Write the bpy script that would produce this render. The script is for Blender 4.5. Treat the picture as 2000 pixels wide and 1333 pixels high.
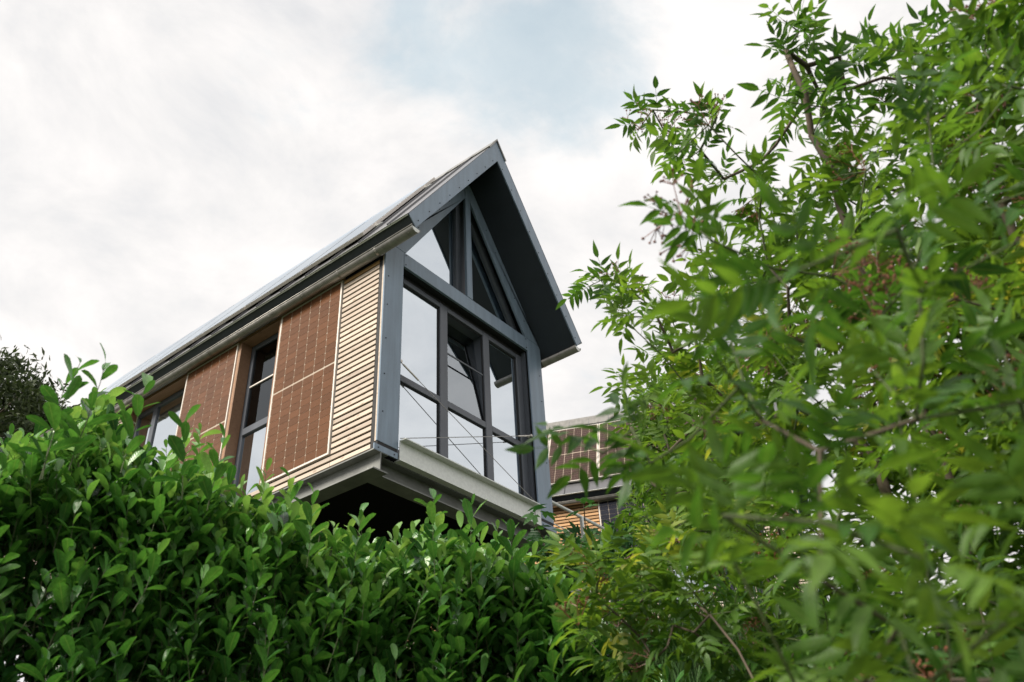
import bpy, math, random
import numpy as np
from mathutils import Vector, Matrix
random.seed(7); RNG = np.random.default_rng(7)
for o in list(bpy.data.objects): bpy.data.objects.remove(o)
SC = bpy.context.scene; COL = SC.collection

# ------------------------------------------------------------------ camera, sky, sun, exposure
ZO = 5.574                                    # height of the house's sill above the ground the photographer stands on
C = np.array([-5.14669, -5.47313, -3.97422 + ZO])
FW = np.array([0.666257, 0.486893, 0.564833]); RT = np.array([0.615777, -0.786430, -0.048436]); UP = np.array([-0.420619, -0.380082, 0.823783])
FPX = 1657.085
cam = bpy.data.cameras.new('camera'); camo = bpy.data.objects.new('camera', cam); COL.objects.link(camo)
cam.sensor_width = 36; cam.lens = FPX / 2000 * 36; cam.clip_start = 0.05; cam.clip_end = 3000
camo.matrix_world = Matrix(((RT[0], UP[0], -FW[0], C[0]), (RT[1], UP[1], -FW[1], C[1]), (RT[2], UP[2], -FW[2], C[2]), (0, 0, 0, 1)))
cam.dof.use_dof = True; cam.dof.focus_distance = 8.3; cam.dof.aperture_fstop = 3.2; cam.dof.aperture_blades = 7
SC.camera = camo
SUN_DIR = Vector((-0.72, 0.20, 0.66)).normalized()       # towards the veiled sun
SKY_STRENGTH = 0.1
EXPOSURE = 1.5

def nd(nt, typ, **kw):
    n = nt.nodes.new(typ)
    for k, v in kw.items():
        if k.startswith('i_'):
            key = k[2:]; n.inputs[int(key) if key.isdigit() else key.replace('_', ' ')].default_value = v
        else: setattr(n, k, v)
    return n
def ramp(nt, stops, interp='LINEAR'):
    n = nt.nodes.new('ShaderNodeValToRGB'); n.color_ramp.interpolation = interp
    el = n.color_ramp.elements
    while len(el) < len(stops): el.new(0.5)
    for e, (p, c) in zip(el, stops): e.position = p; e.color = (*c, 1) if len(c) == 3 else c
    return n
def math_(nt, op, a, b=None, clamp=False):
    n = nt.nodes.new('ShaderNodeMath'); n.operation = op; n.use_clamp = clamp
    for i, x in enumerate((a, b)):
        if x is None: continue
        if hasattr(x, 'is_output'): nt.links.new(x, n.inputs[i])
        else: n.inputs[i].default_value = x
    return n.outputs[0]
def pray(x, y):
    d = FW + RT * (x - 1000) / FPX - UP * (y - 666.5) / FPX
    return d / np.linalg.norm(d)
def at(x, y, dist): return C + pray(x, y) * dist
def proj(P):
    d = np.asarray(P) - C; z = d @ FW
    return 1000 + FPX * (d @ RT) / z, 666.5 - FPX * (d @ UP) / z, z

world = bpy.data.worlds.new('World'); SC.world = world; world.use_nodes = True
nt = world.node_tree; nt.nodes.clear(); L = nt.links.new
sky = nd(nt, 'ShaderNodeTexSky', sky_type='NISHITA', sun_disc=False)
sky.sun_elevation = math.asin(SUN_DIR.z); sky.sun_rotation = math.atan2(SUN_DIR.x, SUN_DIR.y)
sky.air_density = 1.0; sky.dust_density = 2.0
tc = nd(nt, 'ShaderNodeTexCoord'); sp = nd(nt, 'ShaderNodeSeparateXYZ'); L(tc.outputs['Generated'], sp.inputs[0])
zc = math_(nt, 'ADD', math_(nt, 'MAXIMUM', sp.outputs[2], 0.02), 0.22)
cb = nd(nt, 'ShaderNodeCombineXYZ'); L(math_(nt, 'DIVIDE', sp.outputs[0], zc), cb.inputs[0]); L(math_(nt, 'DIVIDE', sp.outputs[1], zc), cb.inputs[1])
n1 = nd(nt, 'ShaderNodeTexNoise', i_Scale=2.9, i_Detail=12.0, i_Roughness=0.6, i_Distortion=0.3); L(cb.outputs[0], n1.inputs['Vector'])
n2 = nd(nt, 'ShaderNodeTexNoise', i_Scale=4.2, i_Detail=12.0, i_Roughness=0.6, i_Distortion=0.35)
mp = nd(nt, 'ShaderNodeMapping'); mp.inputs['Location'].default_value = (4.3, 1.7, 2.0); L(tc.outputs['Generated'], mp.inputs['Vector']); mp.inputs['Scale'].default_value = (1, 1, 1.7); L(mp.outputs[0], n2.inputs['Vector'])
pd = pray(1050, 20)                            # the thin blue break in the clouds
dt = nd(nt, 'ShaderNodeVectorMath', operation='DOT_PRODUCT'); L(tc.outputs['Generated'], dt.inputs[0]); dt.inputs[1].default_value = tuple(pd)
gap = nd(nt, 'ShaderNodeMapRange', interpolation_type='SMOOTHSTEP'); L(dt.outputs['Value'], gap.inputs['Value'])
gap.inputs['From Min'].default_value = math.cos(math.radians(13)); gap.inputs['From Max'].default_value = math.cos(math.radians(2))
cov = math_(nt, 'SUBTRACT', math_(nt, 'ADD', math_(nt, 'MULTIPLY', n1.outputs['Fac'], 1.9), -0.17), math_(nt, 'MULTIPLY', gap.outputs[0], 0.46))
cf = nd(nt, 'ShaderNodeMapRange', interpolation_type='SMOOTHSTEP'); L(cov, cf.inputs['Value'])
cf.inputs['From Min'].default_value = 0.18; cf.inputs['From Max'].default_value = 0.56; cf.inputs['To Min'].default_value = 0.46
cr = ramp(nt, [(0.32, (2.75, 2.78, 2.86)), (0.47, (3.30, 3.24, 3.22)), (0.60, (3.75, 3.63, 3.56))]); L(n2.outputs['Fac'], cr.inputs[0])
mx = nd(nt, 'ShaderNodeMix', data_type='RGBA'); L(cf.outputs[0], mx.inputs[0]); sg = nd(nt, 'ShaderNodeHueSaturation', i_Saturation=0.52, i_Value=1.2); L(sky.outputs[0], sg.inputs['Color']); sm = nd(nt, 'ShaderNodeMix', data_type='RGBA', blend_type='MULTIPLY'); sm.inputs[0].default_value = 1; L(sg.outputs[0], sm.inputs[6]); sm.inputs[7].default_value = (0.86, 1.06, 0.98, 1); L(sm.outputs[2], mx.inputs[6]); L(cr.outputs[0], mx.inputs[7])
bg = nd(nt, 'ShaderNodeBackground', i_Strength=SKY_STRENGTH); L(mx.outputs[2], bg.inputs['Color'])
wo = nd(nt, 'ShaderNodeOutputWorld'); L(bg.outputs[0], wo.inputs[0])
sl = bpy.data.lights.new('sun', 'SUN'); sl.energy = 2.1; sl.angle = math.radians(20); sl.color = (1.0, 0.93, 0.82)
so = bpy.data.objects.new('sun', sl); COL.objects.link(so); so.rotation_euler = SUN_DIR.to_track_quat('Z', 'Y').to_euler()
so.location = (-20, -5, 25)
vs = SC.view_settings; vs.view_transform = 'Standard'; vs.look = 'None'; vs.exposure = EXPOSURE; vs.gamma = 1; vs.use_curve_mapping = False
SC.cycles.use_denoising = True; SC.cycles.max_bounces = 8; SC.cycles.transparent_max_bounces = 16

# ------------------------------------------------------------------ materials
def mat(name):
    m = bpy.data.materials.new(name); m.use_nodes = True; t = m.node_tree
    return m, t, t.nodes['Principled BSDF'], t.nodes['Material Output']
def simple(name, col, rough=0.5, metal=0.0, var=0.12, scale=6.0, bump=0.0, spec=0.5, streak=None):
    m, t, b, o = mat(name); L = t.links.new
    tcn = nd(t, 'ShaderNodeTexCoord'); mpn = nd(t, 'ShaderNodeMapping'); L(tcn.outputs['Object'], mpn.inputs['Vector'])
    if streak: mpn.inputs['Scale'].default_value = streak
    nn = nd(t, 'ShaderNodeTexNoise', i_Scale=scale, i_Detail=6.0, i_Roughness=0.6); L(mpn.outputs[0], nn.inputs['Vector'])
    r = ramp(t, [(0.3, tuple(c * (1 - var) for c in col)), (0.7, tuple(min(1, c * (1 + var)) for c in col))]); L(nn.outputs['Fac'], r.inputs[0])
    L(r.outputs[0], b.inputs['Base Color'])
    rr = nd(t, 'ShaderNodeMapRange'); L(nn.outputs['Fac'], rr.inputs['Value']); rr.inputs['To Min'].default_value = rough * 0.8; rr.inputs['To Max'].default_value = min(1, rough * 1.2)
    L(rr.outputs[0], b.inputs['Roughness']); b.inputs['Metallic'].default_value = metal; b.inputs['Specular IOR Level'].default_value = spec
    if bump:
        bp = nd(t, 'ShaderNodeBump', i_Strength=bump, i_Distance=0.01); L(nn.outputs['Fac'], bp.inputs['Height']); L(bp.outputs[0], b.inputs['Normal'])
    return m
M = {}
M['sheet'] = simple('blue_grey_sheet_metal', (0.190, 0.252, 0.325), 0.40, 0.0, 0.17, 2.2, 0.04, streak=(6, 6, .6))
M['anthracite'] = simple('anthracite_sheet', (0.030, 0.038, 0.048), 0.5, 0.0, 0.15, 3.0)
M['frame'] = simple('window_frame_grey', (0.088, 0.098, 0.118), 0.40, 0.0, 0.08)
M['roof_metal'] = simple('pale_standing_seam', (0.15, 0.15, 0.16), 0.3, 0.3, 0.08)
M['rubber'] = simple('black_gasket_and_gap', (0.012, 0.012, 0.013), 0.7)  # gaskets and backing; also black for the shaded gaps between parts
M['galv'] = simple('galvanised_steel', (0.70, 0.72, 0.69), 0.45, 0.1, 0.10, 30.0, 0.05)
M['steel'] = simple('grey_primed_steel', (0.185, 0.19, 0.18), 0.5, 0.1, 0.22, 5.0, 0.05, streak=(1, 1, 1))
M['zinc'] = simple('zinc_gutter', (0.27, 0.26, 0.24), 0.36, 0.5, 0.22, 5.0, 0.03, streak=(1, 2.5, 1))
M['alu'] = simple('aluminium', (0.70, 0.65, 0.60), 0.4, 0.15, 0.06)
M['stainless'] = simple('stainless_wire', (0.34, 0.33, 0.31), 0.35, 0.9, 0.05)
M['underfloor_shade'] = simple('underfloor_shade', (0.010, 0.010, 0.010), 0.9, spec=0.1)  # near-black: the shade beneath the house is put into the colour
M['concrete'] = simple('concrete', (0.20, 0.19, 0.18), 0.9, 0, 0.2, 4.0, 0.3)
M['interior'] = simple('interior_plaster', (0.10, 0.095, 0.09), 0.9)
M['curtain'] = simple('curtain_cloth', (0.32, 0.29, 0.28), 0.9)
M['bolt'] = simple('dark_screw', (0.03, 0.035, 0.04), 0.4, 0.5)
M['bark'] = simple('bark', (0.085, 0.065, 0.045), 0.9, 0, 0.35, 18.0, 0.5, streak=(1, 1, .3))
M['twig'] = simple('green_twig', (0.055, 0.075, 0.022), 0.7, 0, 0.3, 12.0)
M['berry'] = simple('elder_berry', (0.16, 0.055, 0.03), 0.5, 0, 0.35, 40.0)
def wood(name, c1, c2, knot, rough=0.7):
    m, t, b, o = mat(name); L = t.links.new
    tcn = nd(t, 'ShaderNodeTexCoord'); oi = nd(t, 'ShaderNodeObjectInfo')
    off = nd(t, 'ShaderNodeVectorMath', operation='ADD'); L(tcn.outputs['Object'], off.inputs[0])
    cmb = nd(t, 'ShaderNodeCombineXYZ'); L(math_(t, 'MULTIPLY', oi.outputs['Random'], 37.0), cmb.inputs[1]); L(math_(t, 'MULTIPLY', oi.outputs['Random'], 11.0), cmb.inputs[2]); L(cmb.outputs[0], off.inputs[1])
    mpn = nd(t, 'ShaderNodeMapping'); mpn.inputs['Scale'].default_value = (14, 1.2, 22); L(off.outputs[0], mpn.inputs['Vector'])
    g = nd(t, 'ShaderNodeTexNoise', i_Scale=2.2, i_Detail=7.0, i_Roughness=0.65, i_Distortion=0.6); L(mpn.outputs[0], g.inputs['Vector'])
    m2 = nd(t, 'ShaderNodeMapping'); m2.inputs['Scale'].default_value = (9, 5, 13); L(off.outputs[0], m2.inputs['Vector'])
    vor = nd(t, 'ShaderNodeTexVoronoi', i_Scale=1.0, i_Randomness=1.0); L(m2.outputs[0], vor.inputs['Vector'])
    r = ramp(t, [(0.25, c1), (0.75, c2)]); L(g.outputs['Fac'], r.inputs[0])
    kr = ramp(t, [(0.10, (1, 1, 1)), (0.20, (0, 0, 0))]); L(vor.outputs['Distance'], kr.inputs[0])
    # brightness of each board
    hsv = nd(t, 'ShaderNodeHueSaturation'); L(r.outputs[0], hsv.inputs['Color'])
    br = nd(t, 'ShaderNodeMapRange'); L(oi.outputs['Random'], br.inputs['Value']); br.inputs['To Min'].default_value = 0.76; br.inputs['To Max'].default_value = 1.14; L(br.outputs[0], hsv.inputs['Value'])
    mxn = nd(t, 'ShaderNodeMix', data_type='RGBA'); L(math_(t, 'MULTIPLY', kr.outputs[0], 0.6), mxn.inputs[0]); L(hsv.outputs[0], mxn.inputs[6]); mxn.inputs[7].default_value = (*knot, 1)
    L(mxn.outputs[2], b.inputs['Base Color']); b.inputs['Roughness'].default_value = rough
    bp = nd(t, 'ShaderNodeBump', i_Strength=0.25, i_Distance=0.004); L(g.outputs['Fac'], bp.inputs['Height']); L(bp.outputs[0], b.inputs['Normal'])
    return m
M['slat'] = wood('weathered_larch', (0.43, 0.345, 0.27), (0.64, 0.54, 0.45), (0.27, 0.19, 0.13))
M['slat_new'] = wood('golden_larch', (0.46, 0.25, 0.11), (0.62, 0.38, 0.19), (0.25, 0.13, 0.06))
M['reveal'] = wood('reddish_board', (0.24, 0.13, 0.075), (0.34, 0.20, 0.12), (0.15, 0.08, 0.05))
def cellmat(name, col, tint, coat=False):
    m, t, b, o = mat(name); L = t.links.new
    tcn = nd(t, 'ShaderNodeTexCoord'); sx = nd(t, 'ShaderNodeSeparateXYZ'); L(tcn.outputs['Object'], sx.inputs[0])
    # nine fine busbars per cell
    w = math_(t, 'LESS_THAN', math_(t, 'ABSOLUTE', math_(t, 'SUBTRACT', math_(t, 'FRACT', math_(t, 'MULTIPLY', sx.outputs[1], 50.0)), 0.5)), 0.035)
    oi = nd(t, 'ShaderNodeObjectInfo')
    rr = ramp(t, [(0, tuple(c * 0.82 for c in col)), (1, tuple(c * 1.16 for c in col))]); L(oi.outputs['Random'], rr.inputs[0])
    mxn = nd(t, 'ShaderNodeMix', data_type='RGBA'); L(math_(t, 'MULTIPLY', w, 0.25), mxn.inputs[0]); L(rr.outputs[0], mxn.inputs[6]); mxn.inputs[7].default_value = (0.4, 0.33, 0.28, 1)
    L(mxn.outputs[2], b.inputs['Base Color']); b.inputs['Roughness'].default_value = 0.16; b.inputs['IOR'].default_value = 1.7
    b.inputs['Specular Tint'].default_value = (*tint, 1); b.inputs['Specular IOR Level'].default_value = 0.25
    if coat: b.inputs['Coat Weight'].default_value = 1.0; b.inputs['Coat Roughness'].default_value = 0.03
    return m
M['cell'] = cellmat('brown_solar_cell', (0.112, 0.046, 0.020), (1.0, 0.60, 0.30))
M['cell_dark'] = cellmat('dark_solar_cell', (0.030, 0.016, 0.013), (0.9, 0.7, 0.6), True)
M['cell_far'] = cellmat('reddish_brown_solar_cell', (0.032, 0.015, 0.011), (0.9, 0.6, 0.5)); M['cell_far'].node_tree.nodes['Principled BSDF'].inputs['Roughness'].default_value = 0.4
M['cell_black'] = cellmat('blue_black_solar_cell', (0.010, 0.011, 0.018), (0.8, 0.85, 1.0))
M['backsheet'] = simple('pale_backsheet', (0.44, 0.36, 0.28), 0.35, 0, 0.03)
def glass(name, refl, tint):
    m, t, b, o = mat(name); L = t.links.new; t.nodes.remove(b)
    tr = nd(t, 'ShaderNodeBsdfTransparent'); tr.inputs[0].default_value = (*tint, 1)
    gl = nd(t, 'ShaderNodeBsdfGlossy'); gl.inputs['Roughness'].default_value = 0.004; gl.inputs['Color'].default_value = (0.87, 0.94, 1.0, 1)
    fr = nd(t, 'ShaderNodeFresnel', i_IOR=1.5)
    # float glass is never perfectly flat
    tcn = nd(t, 'ShaderNodeTexCoord'); nn = nd(t, 'ShaderNodeTexNoise', i_Scale=1.6, i_Detail=1.0); L(tcn.outputs['Object'], nn.inputs['Vector'])
    bp = nd(t, 'ShaderNodeBump', i_Strength=0.03, i_Distance=0.02); L(nn.outputs['Fac'], bp.inputs['Height']); L(bp.outputs[0], gl.inputs['Normal'])
    f = math_(t, 'ADD', math_(t, 'MULTIPLY', fr.outputs[0], 1.0 - refl), refl, True)
    mxs = nd(t, 'ShaderNodeMixShader'); L(f, mxs.inputs[0]); L(tr.outputs[0], mxs.inputs[1]); L(gl.outputs[0], mxs.inputs[2]); L(mxs.outputs[0], o.inputs[0])
    return m
M['glass'] = glass('coated_glass', 0.72, (0.45, 0.47, 0.47))
M['glass_low_refl'] = glass('low_reflection_glass', 0.02, (0.30, 0.29, 0.27))  # weak reflection and dark tint for the upper side pane
M['module_glass'] = glass('module_glass', 0.01, (0.96, 0.95, 0.95))
M['glass_sash'] = glass('weaker_reflection_sash_glass', 0.30, (0.40, 0.40, 0.42))  # middle sash glass, reflects less than the other panes
def leafmat(name, stops, trans, rough=0.38, spec=0.5, tfac=0.35, veins=1.0):
    m, t, b, o = mat(name); L = t.links.new
    a = nd(t, 'ShaderNodeAttribute', attribute_name='leafco'); s = nd(t, 'ShaderNodeSeparateXYZ'); L(a.outputs['Vector'], s.inputs[0])
    r = ramp(t, stops); L(s.outputs[2], r.inputs[0])
    ax = math_(t, 'ABSOLUTE', s.outputs[0])
    rib = nd(t, 'ShaderNodeMapRange'); L(ax, rib.inputs['Value']); rib.inputs['From Min'].default_value = 0.10; rib.inputs['From Max'].default_value = 0.0
    vw = math_(t, 'SINE', math_(t, 'MULTIPLY', math_(t, 'SUBTRACT', s.outputs[1], math_(t, 'MULTIPLY', ax, 0.18)), 55.0))
    nz = nd(t, 'ShaderNodeTexNoise', i_Scale=7.0, i_Detail=3.0); tcn = nd(t, 'ShaderNodeTexCoord'); L(tcn.outputs['Object'], nz.inputs['Vector'])
    hsv = nd(t, 'ShaderNodeHueSaturation'); L(r.outputs[0], hsv.inputs['Color'])
    vv = nd(t, 'ShaderNodeMapRange'); L(nz.outputs['Fac'], vv.inputs['Value']); vv.inputs['From Min'].default_value = .3; vv.inputs['From Max'].default_value = .7; vv.inputs['To Min'].default_value = 0.8; vv.inputs['To Max'].default_value = 1.2; L(vv.outputs[0], hsv.inputs['Value'])
    mxn = nd(t, 'ShaderNodeMix', data_type='RGBA'); L(math_(t, 'MULTIPLY', rib.outputs[0], 0.35 * veins), mxn.inputs[0]); L(hsv.outputs[0], mxn.inputs[6]); mxn.inputs[7].default_value = (0.22, 0.30, 0.10, 1)
    L(mxn.outputs[2], b.inputs['Base Color']); b.inputs['Roughness'].default_value = rough; b.inputs['Specular IOR Level'].default_value = spec
    bp = nd(t, 'ShaderNodeBump', i_Strength=0.18 * veins, i_Distance=0.004); L(vw, bp.inputs['Height']); L(bp.outputs[0], b.inputs['Normal'])
    tl = nd(t, 'ShaderNodeBsdfTranslucent'); mt = nd(t, 'ShaderNodeMix', data_type='RGBA', blend_type='MULTIPLY'); mt.inputs[0].default_value = 1; L(mxn.outputs[2], mt.inputs[6]); mt.inputs[7].default_value = (*trans, 1); L(mt.outputs[2], tl.inputs['Color'])
    ms = nd(t, 'ShaderNodeMixShader'); ms.inputs[0].default_value = tfac; L(b.outputs[0], ms.inputs[1]); L(tl.outputs[0], ms.inputs[2]); L(ms.outputs[0], o.inputs[0])
    return m
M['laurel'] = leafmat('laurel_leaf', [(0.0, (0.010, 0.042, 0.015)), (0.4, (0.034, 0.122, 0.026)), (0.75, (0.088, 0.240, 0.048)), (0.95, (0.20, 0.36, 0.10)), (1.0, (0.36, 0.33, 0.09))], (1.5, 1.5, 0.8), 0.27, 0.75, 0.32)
M['elder'] = leafmat('elder_leaf', [(0.0, (0.016, 0.055, 0.014)), (0.35, (0.045, 0.120, 0.022)), (0.7, (0.125, 0.225, 0.038)), (0.9, (0.23, 0.31, 0.06)), (1.0, (0.33, 0.32, 0.07))], (1.8, 1.7, 0.7), 0.42, 0.40, 0.45)
M['maple'] = leafmat('maple_leaf', [(0.0, (0.012, 0.05, 0.016)), (1.0, (0.05, 0.13, 0.03))], (1.4, 1.5, 0.9), 0.5, 0.3, 0.35)
M['needle'] = leafmat('pine_needles', [(0.0, (0.022, 0.036, 0.016)), (1.0, (0.070, 0.095, 0.035))], (1.2, 1.3, 0.8), 0.6, 0.2, 0.2, 0)
M['grass'] = leafmat('grass_blade', [(0.0, (0.020, 0.055, 0.018)), (1.0, (0.07, 0.14, 0.04))], (1.4, 1.5, 0.8), 0.6, 0.2, 0.3, 0)
def groundmat():
    m, t, b, o = mat('earth_and_moss'); L = t.links.new
    nn = nd(t, 'ShaderNodeTexNoise', i_Scale=1.3, i_Detail=8.0, i_Roughness=0.7); tcn = nd(t, 'ShaderNodeTexCoord'); L(tcn.outputs['Object'], nn.inputs['Vector'])
    r = ramp(t, [(0.35, (0.045, 0.035, 0.022)), (0.6, (0.03, 0.055, 0.018))]); L(nn.outputs['Fac'], r.inputs[0]); L(r.outputs[0], b.inputs['Base Color']); b.inputs['Roughness'].default_value = 0.95
    bp = nd(t, 'ShaderNodeBump', i_Strength=0.8, i_Distance=0.05); L(nn.outputs['Fac'], bp.inputs['Height']); L(bp.outputs[0], b.inputs['Normal'])
    return m
M['ground'] = groundmat()

# ------------------------------------------------------------------ mesh helpers
def link(name, me, mt, parent=None, loc=None):
    o = bpy.data.objects.new(name, me); COL.objects.link(o)
    if me is not None and mt is not None and not me.materials: me.materials.append(mt)
    if parent is not None: o.parent = parent
    if loc is not None: o.location = loc
    return o
def tag(o, label=None, cat=None, group=None, kind=None):
    for k, v in (('label', label), ('category', cat), ('group', group), ('kind', kind)):
        if v: o[k] = v
    return o
def empty(name, loc, rz=0):
    o = bpy.data.objects.new(name, None); COL.objects.link(o); o.location = loc; o.rotation_euler = (0, 0, rz); o.empty_display_size = 0.2
    return o
class MB:
    def __init__(s): s.v = []; s.f = []
    def add(s, vs, fs):
        n = len(s.v); s.v += [tuple(map(float, p)) for p in vs]; s.f += [tuple(i + n for i in f) for f in fs]; return s
    def box(s, x0, x1, y0, y1, z0, z1):
        return s.add([(x0, y0, z0), (x1, y0, z0), (x1, y1, z0), (x0, y1, z0), (x0, y0, z1), (x1, y0, z1), (x1, y1, z1), (x0, y1, z1)],
                     [(0, 3, 2, 1), (4, 5, 6, 7), (0, 1, 5, 4), (1, 2, 6, 5), (2, 3, 7, 6), (3, 0, 4, 7)])
    def prism(s, poly, a0, a1, axis='y'):      # polygon in the xz plane pushed along y (or in yz along x)
        n = len(poly)
        P = (lambda p, a: (p[0], a, p[1])) if axis == 'y' else (lambda p, a: (a, p[0], p[1]))
        vs = [P(p, a0) for p in poly] + [P(p, a1) for p in poly]
        fs = [tuple(range(n)), tuple(range(2 * n - 1, n - 1, -1))] + [(i, i + n, (i + 1) % n + n, (i + 1) % n) for i in range(n)]
        return s.add(vs, fs)
    def tube(s, p, q, r0, r1=None, n=8, caps=True):
        p = Vector(p); q = Vector(q); r1 = r0 if r1 is None else r1; d = (q - p)
        if d.length < 1e-6: return s
        d.normalize(); a = d.orthogonal().normalized(); b = d.cross(a)
        vs = [p + (a * math.cos(t) + b * math.sin(t)) * r0 for t in [2 * math.pi * i / n for i in range(n)]] + [q + (a * math.cos(t) + b * math.sin(t)) * r1 for t in [2 * math.pi * i / n for i in range(n)]]
        fs = [(i, (i + 1) % n, (i + 1) % n + n, i + n) for i in range(n)]
        if caps: fs += [tuple(range(n - 1, -1, -1)), tuple(range(n, 2 * n))]
        return s.add(vs, fs)
    def mesh(s, name, mt, smooth=False, fix=True):
        me = bpy.data.meshes.new(name); me.from_pydata(s.v, [], s.f)
        if fix:
            import bmesh
            bm = bmesh.new(); bm.from_mesh(me); bmesh.ops.recalc_face_normals(bm, faces=bm.faces); bm.to_mesh(me); bm.free()
        if smooth:
            for p in me.polygons: p.use_smooth = True
        me.materials.append(mt); return me
    def build(s, name, mt, parent=None, smooth=False, bevel=0):
        o = link(name, s.mesh(name, mt, smooth), mt, parent)
        if bevel:
            b = o.modifiers.new('bevel', 'BEVEL'); b.width = bevel; b.segments = 1; b.limit_method = 'ANGLE'
        return o
def box(name, b, mt, parent=None, bevel=0): return MB().box(*b).build(name, mt, parent, bevel=bevel)

# ------------------------------------------------------------------ ground
FH = np.array([FW[0], FW[1]]); FH /= np.linalg.norm(FH); RH = np.array([FH[1], -FH[0]])
def sst(a, b, x): t = np.clip((x - a) / (b - a), 0, 1); return t * t * (3 - 2 * t)
def height(x, y):
    s = (x - C[0]) * FH[0] + (y - C[1]) * FH[1]
    return 3.45 * sst(4.7, 7.8, s) + 0.03 * np.clip(s - 7.8, 0, 60) + 0.06 * np.sin(x * 1.7) * np.cos(y * 1.3)
g = np.concatenate([[-1500, -600, -250, -100, -50], np.arange(-30, 40.1, 0.8), [55, 100, 250, 600, 1500]])
gx, gy = np.meshgrid(g, g, indexing='ij'); n = len(g)
gv = np.stack([gx, gy, height(gx, gy)], -1).reshape(-1, 3)
gf = [(i * n + j, (i + 1) * n + j, (i + 1) * n + j + 1, i * n + j + 1) for i in range(n - 1) for j in range(n - 1)]
me = bpy.data.meshes.new('ground'); me.from_pydata(gv.tolist(), [], gf)
for p in me.polygons: p.use_smooth = True
tag(link('ground', me, M['ground']), 'earth and moss bank rising from the hedge towards the house', 'ground', kind='structure')

# ------------------------------------------------------------------ the house
W = 2.99; PW = 0.298; LEN = 9.0; APX = W / 2; OUT0 = (-0.20, 2.535); OUTA = 5.085; IN0 = (-0.088, 2.42); INA = 4.725; OH = -0.54
mirror = lambda p: (W - p[0], p[1])
def zout(x): return OUT0[1] + (OUTA - OUT0[1]) * (x - OUT0[0]) / (APX - OUT0[0])
def zin(x): return IN0[1] + (INA - IN0[1]) * (x - IN0[0]) / (APX - IN0[0])
screw_me = MB().tube((0, 0.001, 0), (0, -0.006, 0), 0.0075, n=6).mesh('screw', M['bolt'])
def screw(p, parent, y=0.0): return link('screw', screw_me, None, parent, (p[0], y, p[1]))

def solar_panel(parent, org, ydir, udir, w, h, cellm, individual, thick=0.03, cover=False):
    """a module of 6 x 24 half cells; org is its lower near corner, ydir runs across, udir up, normal = udir x ydir side"""
    ydir = Vector(ydir).normalized(); udir = Vector(udir).normalized(); nrm = udir.cross(ydir).normalized()
    e = empty('solar_panel', org); e.parent = parent
    e.matrix_local = Matrix(((nrm.x, ydir.x, udir.x, org[0]), (nrm.y, ydir.y, udir.y, org[1]), (nrm.z, ydir.z, udir.z, org[2]), (0, 0, 0, 1)))
    fr = 0.019
    MB().box(-thick, 0, fr, w - fr, fr, h - fr).build('backsheet', M['backsheet'], e)
    m = MB(); m.box(-thick - .002, 0.004, 0, fr, 0, h).box(-thick - .002, 0.004, w - fr, w, 0, h).box(-thick - .002, 0.004, fr, w - fr, 0, fr).box(-thick - .002, 0.004, fr, w - fr, h - fr, h)
    m.build('frame', M['alu'], e)
    cw = (w - 2 * fr - 0.012) / 6; gap = 0.020; ch = (h - 2 * fr - 0.012 - gap) / 24
    gy, gz, c = 0.0070, 0.0040, 0.007
    a, b = cw / 2 - gy / 2, ch / 2 - gz / 2
    oct_ = [(-a + c, -b), (a - c, -b), (a, -b + c), (a, b - c), (a - c, b), (-a + c, b), (-a, b - c), (-a, -b + c)]
    big = MB(); cm = None
    for i in range(6):
        for j in range(24):
            y = fr + 0.006 + (i + .5) * cw; z = fr + 0.006 + (j + .5) * ch + (gap if j >= 12 else 0)
            if individual:
                if cm is None: cm = MB().prism(oct_, 0.0, 0.0018, 'x').mesh('cell', cellm)
                link('cell', cm, None, e, (0.0005, y, z))
            else: big.add([(0.002, y + p[0], z + p[1]) for p in oct_], [tuple(range(8))])
    if not individual:
        o = big.build('cell_field', cellm, e); o['kind'] = 'stuff'
    if cover: MB().box(0.0045, 0.0075, fr, w - fr, fr, h - fr).build('cover_glass', M['module_glass'], e)
    return e

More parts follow.
